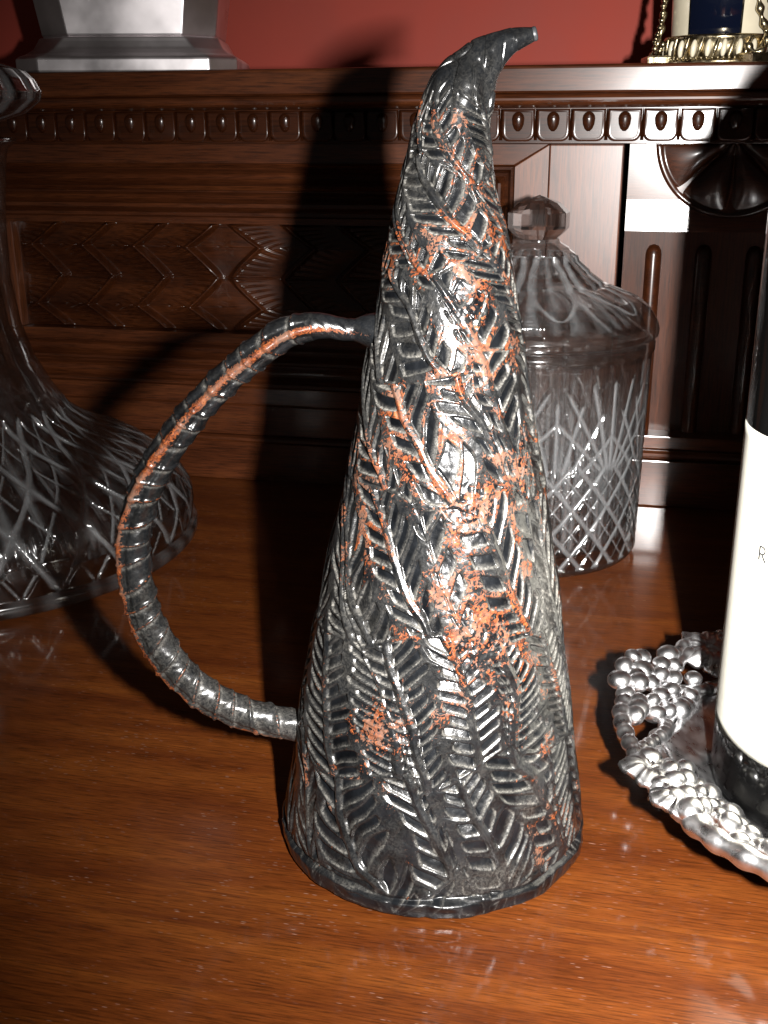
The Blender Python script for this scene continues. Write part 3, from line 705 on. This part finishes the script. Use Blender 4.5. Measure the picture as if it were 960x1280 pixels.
# ------------------------------------------------------------------ wine bottle
B = empty('wine_bottle', (.072, .330, .0075)); tag(B, 'black wine bottle with a plain cream label standing in the pewter grape coaster', 'wine bottle')
bp = [(.0001, .004), (.026, .002), (.034, 0), (.0368, .003), (.0375, .008)]+[(.0375, z) for z in np.linspace(.02, .184, 10)]
bp += [(.0374, .188), (.0366, .1945), (.0342, .2020), (.0300, .2095), (.0245, .2165), (.0190, .2225), (.0162, .2285), (.0150, .236), (.0142, .26), (.0142, .284), (.0158, .285), (.0158, .293), (.0145, .294), (.0001, .294)]
gb = lathe('glass', bp, M_bottle, B, n=120)
lathe('capsule', [(.0152, .240), (.0154, .2402), (.0150, .26), (.0150, .2836), (.0165, .2845), (.0165, .2936), (.0152, .2950), (.0001, .2950)], M_foil, B, n=64)
aa = np.radians(np.linspace(-232, 22, 120)); zz = np.linspace(.0230, .1200, 30)
Pl = np.array([[(.03765*math.cos(a_), .03765*math.sin(a_), z) for a_ in aa] for z in zz])
lb = grid_obj('label', Pl, M_label, B); sd = lb.modifiers.new('thick', 'SOLIDIFY'); sd.thickness = .0001
LA, LZ, lh, lw = math.radians(-148.2), .0846, .0042, .00062
Vr, Fr = [], []
def stroke(pts, wd):
    pts = np.array(pts, float); n0 = len(Vr); T_ = np.gradient(pts, axis=0); T_ /= np.linalg.norm(T_, axis=1)[:, None]; N_ = np.stack([-T_[:, 1], T_[:, 0]], -1)
    for q_, n_ in zip(pts, N_):
        for s_ in (-.5, .5):
            x, z = q_+n_*wd*s_; a_ = LA+x/.0378; Vr.append((.03795*math.cos(a_), .03795*math.sin(a_), LZ+z))
    for k_ in range(len(pts)-1): Fr.append((n0+2*k_, n0+2*k_+1, n0+2*k_+3, n0+2*k_+2))
stroke([(0, 0), (0, lh*.5), (0, lh)], lw)
stroke([(0, lh), (lh*.25, lh), (lh*.42, lh*.96), (lh*.52, lh*.82), (lh*.52, lh*.68), (lh*.42, lh*.53), (lh*.25, lh*.48), (0, lh*.48)], lw*.85)
stroke([(lh*.24, lh*.48), (lh*.42, lh*.24), (lh*.62, 0)], lw)
mesh_obj('lettering', Vr, Fr, M_ink, B, False)

# ------------------------------------------------------------------ grape coaster
K = empty('grape_coaster', (.085, .328, 0)); tag(K, 'cast pewter wine coaster with a pierced rim of grapes and leaves under the bottle', 'coaster')
def rz(r): return .0085+max(0, (r-.046))/.036*.0175
def polar(r, deg, dz=0):
    a_ = math.radians(deg); return (r*math.cos(a_), r*math.sin(a_), rz(r)+dz)
lathe('dish', [(.0001, .0010), (.046, .0010), (.049, .002), (.0640, .0120), (.0655, .0150), (.0648, .0165), (.0620, .0158), (.048, .0085), (.045, .0070), (.0001, .0065)], M_rim, K, n=160,
      disp=lambda th, z, r: np.where(r > .06, .0016*np.sin(th*11)+.0010*np.sin(th*23+1), 0))
gm = bpy.data.meshes.new('grape')
bm = bmesh.new(); bmesh.ops.create_uvsphere(bm, u_segments=14, v_segments=9, radius=.0038)
for v in bm.verts: v.co.z *= .80
# a small stalk scar on top
bm.to_mesh(gm); bm.free(); gm.polygons.foreach_set('use_smooth', [True]*len(gm.polygons)); gm.materials.append(M_rim)
def grape(r, deg, dz, s=1.0):
    o = bpy.data.objects.new('grape', gm); x, y, z = polar(r, deg, dz); o.location = (x, y, z); o.scale = (s, s, s*.95)
    o.rotation_euler = (random.uniform(-.5, .5), random.uniform(-.5, .5), random.uniform(0, 6)); link(o, K)
def cluster(a0, a1, r0_, r1_, flipd=False):
    n = int(abs(a1-a0)/5.0)
    for i in range(n+1):
        f = i/max(1, n); wdt = math.sin(PI*min(1, .12+f*.95))**.6
        rm = (r0_+r1_)/2; hw = (r1_-r0_)/2*wdt; rows = max(1, round(hw*2/.0056))
        for k in range(rows+1):
            rr_ = rm-hw+2*hw*k/max(1, rows)
            grape(rr_+random.uniform(-.0006, .0006), a0+(a1-a0)*f+(2.4 if k % 2 else 0)+random.uniform(-.6, .6), .0002+random.uniform(0, .0022)+.0022*math.cos((k/max(1, rows)-.5)*2.6), random.uniform(.88, 1.12))
def leaf(r, deg, rot, size):
    n, m_ = 17, 40; P3 = []
    for i in range(n):
        t_ = i/(n-1); row = []
        for k in range(m_):
            a_ = 2*PI*k/m_; lob = .62+.30*abs(math.cos(a_*2.5))**.8+.06*math.cos(a_*15); rr_ = size*t_*lob
            vein = .0007*(abs(math.cos(a_*2.5))**10)*(1-t_*.5)
            x, y = rr_*math.cos(a_), rr_*math.sin(a_)
            row.append((x, y, .0016*math.sin(t_*PI)+vein-.0016*t_**3+.0006*math.cos(a_*15)*t_))
        P3.append(row)
    for i in range(n-1, -1, -2):
        t_ = i/(n-1); row = []
        P3.append([(x, y, z-.0013) for x, y, z in P3[i]])
    o = grid_obj('leaf', np.array(P3), M_rim, K, closed_u=True); o.location = polar(r, deg, .0022)
    o.rotation_euler = (0, -.42, 0); 
    o.rotation_euler = Matrix.Rotation(math.radians(deg), 3, 'Z').to_4x4().to_3x3().to_euler() if False else (0, -.42, math.radians(deg)+0)
    # turn the leaf within its own plane
    mm = Matrix.Rotation(math.radians(deg), 3, 'Z') @ Matrix.Rotation(-.42, 3, 'Y') @ Matrix.Rotation(rot, 3, 'Z'); o.rotation_euler = mm.to_euler()
def vine(pts, r0_, r1_):
    P_ = spline([polar(r, a_, dz) for r, a_, dz in pts], 60); rad_ = np.linspace(r0_, r1_, 60)*(1+.12*np.sin(np.arange(60)*.8))
    grid_obj('vine', tube(P_, rad_, 12), M_rim, K, closed_u=True)
# the two bunches nearest the camera, then the rest of the rim in the same rhythm
cluster(143, 173, .0650, .0860); cluster(193, 232, .0570, .0760)
leaf(.0770, 129, .4, .0125); leaf(.0720, 205, 1.8, .0075); leaf(.0755, 200, 1.2, .0100); leaf(.0745, 212, 2.5, .0095)
vine([(.080, 170, .001), (.0800, 176, 0), (.078, 184, 0), (.076, 193, 0), (.071, 200, 0)], .0030, .0022)
vine([(.066, 168, 0), (.066, 176, .002), (.070, 183, .001), (.076, 190, 0)], .0026, .0020)
vine([(.0735, 212, 0), (.0765, 222, 0), (.0770, 233, 0), (.0760, 246, 0), (.0700, 262, 0)], .0034, .0030)
vine([(.062, 228, .001), (.068, 236, .002), (.074, 243, 0), (.079, 252, 0)], .0026, .0022)
vine([(.081, 140, 0), (.0835, 132, 0), (.083, 120, 0), (.079, 108, 0)], .0026, .0022)
vine([(.066, 140, 0), (.064, 128, 0), (.067, 116, 0), (.074, 105, 0)], .0026, .0020)
for a0 in (246, 316, 26, 84):
    if a0 < 84: pass
    cluster(a0, a0+28, .0620, .0800) if a0 != 84 else cluster(82, 104, .0640, .0820)
    leaf(.0740, a0+42, random.random()*6, .0125)
    vine([(.078, a0+26, 0), (.0815, a0+36, 0), (.0805, a0+48, 0), (.078, a0+58, 0), (.076, a0+72, 0)], .0028, .0024)
    vine([(.066, a0+26, 0), (.063, a0+38, 0), (.065, a0+52, 0), (.070, a0+66, 0)], .0026, .0022)
Kb = lathe('rim', [(.0655, .0162), (.0668, .0170), (.0690, .0180), (.0690, .0166), (.0668, .0152), (.0655, .0150)], M_rim, K, n=200,
           disp=lambda th, z, r: .0012*np.sin(th*17)+.0008*np.sin(th*31+2))

# ------------------------------------------------------------------ silver vase on the shelf
Vz = empty('silver_vase', (-.3075, .690, .2369), .25); tag(Vz, 'faceted silver vase with a stepped foot standing on the shelf before the red wall', 'vase')
def octo(hw, c, z, dep=.85):
    k = c
    return [(-k, -hw*dep, z), (k, -hw*dep, z), (hw, -k*dep, z), (hw, k*dep, z), (k, hw*dep, z), (-k, hw*dep, z), (-hw, k*dep, z), (-hw, -k*dep, z)]
def octoloft(name, rings, mat, parent, bev=.0014):
    V = []; [V.extend(octo(*r)) for r in rings]; n = len(rings)
    Fc = [(l*8+i, l*8+(i+1) % 8, (l+1)*8+(i+1) % 8, (l+1)*8+i) for l in range(n-1) for i in range(8)]+[tuple(range(7, -1, -1)), tuple((n-1)*8+i for i in range(8))]
    o = mesh_obj(name, V, Fc, mat, parent, False)
    b_ = o.modifiers.new('bevel', 'BEVEL'); b_.width = bev; b_.segments = 2; b_.limit_method = 'ANGLE'; b_.angle_limit = math.radians(12)
    return o
octoloft('foot', [(.0630, .0480, 0), (.0645, .0490, .0012), (.0645, .0490, .0085), (.0625, .0475, .0100), (.0590, .0445, .0112), (.0555, .0400, .0140), (.0535, .0365, .0180), (.0525, .0345, .0205)], M_silver, Vz)
octoloft('body', [(.0500, .0325, .0205), (.0510, .0330, .0215), (.0545, .0362, .045), (.0600, .0405, .075), (.0640, .0440, .105), (.0640, .0445, .135), (.0600, .041, .160), (.0560, .038, .175), (.0600, .041, .190), (.0570, .039, .190), (.0530, .036, .175), (.050, .034, .15)], M_silver, Vz)

# ------------------------------------------------------------------ ormolu mounted pot on the shelf
O_ = empty('mounted_pot', (.0365, .668, .2369)); tag(O_, 'navy and cream striped pot in a pierced gilt mount standing on the shelf', 'pot')
rp = .0262
for k in range(6):
    a0 = math.radians(-102.6-30+60*k+1); a1 = a0+math.radians(58)
    P3 = [[(r*math.cos(t_), r*math.sin(t_), z) for t_ in np.linspace(a0, a1, 14)] for r, z in ((rp-.0006, .0145), (rp, .0150), (rp+.0010, .045), (rp+.0004, .075), (rp-.0004, .0756))]
    grid_obj('navy_panel' if k % 2 == 0 else 'cream_panel', np.array(P3), M_navy if k % 2 == 0 else M_cream, O_)
lathe('core', [(.0001, .012), (rp-.0012, .012), (rp-.0002, .045), (rp-.0012, .078), (.0001, .078)], M_gilt, O_, n=64)
lathe('foot_ring', [(.0001, .0002), (.0300, .0002), (.0318, .0008), (.0318, .0026), (.0300, .0034), (.0290, .0040), (.0290, .0125), (.0300, .0134), (.0292, .0148), (rp, .0152)], M_gilt, O_, n=96)
lathe('top_ring', [(rp-.0008, .0755), (rp+.0022, .0765), (rp+.0022, .0800), (rp-.001, .081), (.0001, .081)], M_gilt, O_, n=64)
lobe = bpy.data.meshes.new('lobe'); bm = bmesh.new(); bmesh.ops.create_uvsphere(bm, u_segments=10, v_segments=8, radius=.001)
for v in bm.verts: v.co = Vector((v.co.x*1.7, v.co.y*1.8, v.co.z*4.2+v.co.x*1.2))
bm.to_mesh(lobe); bm.free(); lobe.polygons.foreach_set('use_smooth', [True]*len(lobe.polygons)); lobe.materials.append(M_cream)
bead = bpy.data.meshes.new('bead'); bm = bmesh.new(); bmesh.ops.create_uvsphere(bm, u_segments=8, v_segments=6, radius=.00075); bm.to_mesh(bead); bm.free()
bead.polygons.foreach_set('use_smooth', [True]*len(bead.polygons)); bead.materials.append(M_gilt)
for k in range(24):
    a_ = 2*PI*k/24; o = bpy.data.objects.new('lobe', lobe); link(o, O_); o.location = (.0296*math.cos(a_), .0296*math.sin(a_), .0082); o.rotation_euler = (0, 0, a_+PI/2)
    a_ += PI/24; pth = [(.0305*math.cos(a_+q_*.05), .0305*math.sin(a_+q_*.05), .0084+q_*.0048) for q_ in np.linspace(-1, 1, 7)]
    grid_obj('gadroon', tube(pth, [.0006, .0009, .0012, .0013, .0012, .0009, .0006], 6), M_gilt, O_, closed_u=True)
for k in range(72):
    a_ = 2*PI*k/72; o = bpy.data.objects.new('bead', bead); link(o, O_); o.location = (.0319*math.cos(a_), .0319*math.sin(a_), .0035)
for k, a_ in enumerate(np.radians([-52, 68, 188])):
    def sc_(r, z, da=0): return (r*math.cos(a_+da), r*math.sin(a_+da), z)
    pth = spline([sc_(.0325, .010, -.32), sc_(.0345, .0060, -.22), sc_(.0350, .0075, -.05), sc_(.0325, .0150, .02), sc_(.0310, .025, -.10), sc_(.0305, .038, -.16), sc_(.0320, .050, -.02), sc_(.0310, .060, .16), sc_(.0300, .066, .05)], 70)
    grid_obj('scroll', tube(pth, .0016+.0007*np.sin(np.arange(70)*.9), 10), M_gilt, O_, closed_u=True)
    pth = spline([sc_(.0330, .012, .30), sc_(.0345, .0065, .18), sc_(.0350, .012, .05), sc_(.0330, .022, .12), sc_(.0315, .034, .04)], 60)
    grid_obj('scroll', tube(pth, .0013+.0005*np.sin(np.arange(60)*1.1), 10), M_gilt, O_, closed_u=True)
    c_, s_ = math.cos(a_), math.sin(a_)
    bk = box('foot_block', .020, .0400, -.0130, .0130, .0001, .0055, M_gilt, O_, bev=.001); bk.rotation_euler = (0, 0, a_)

for me_ in bpy.data.meshes:
    pass
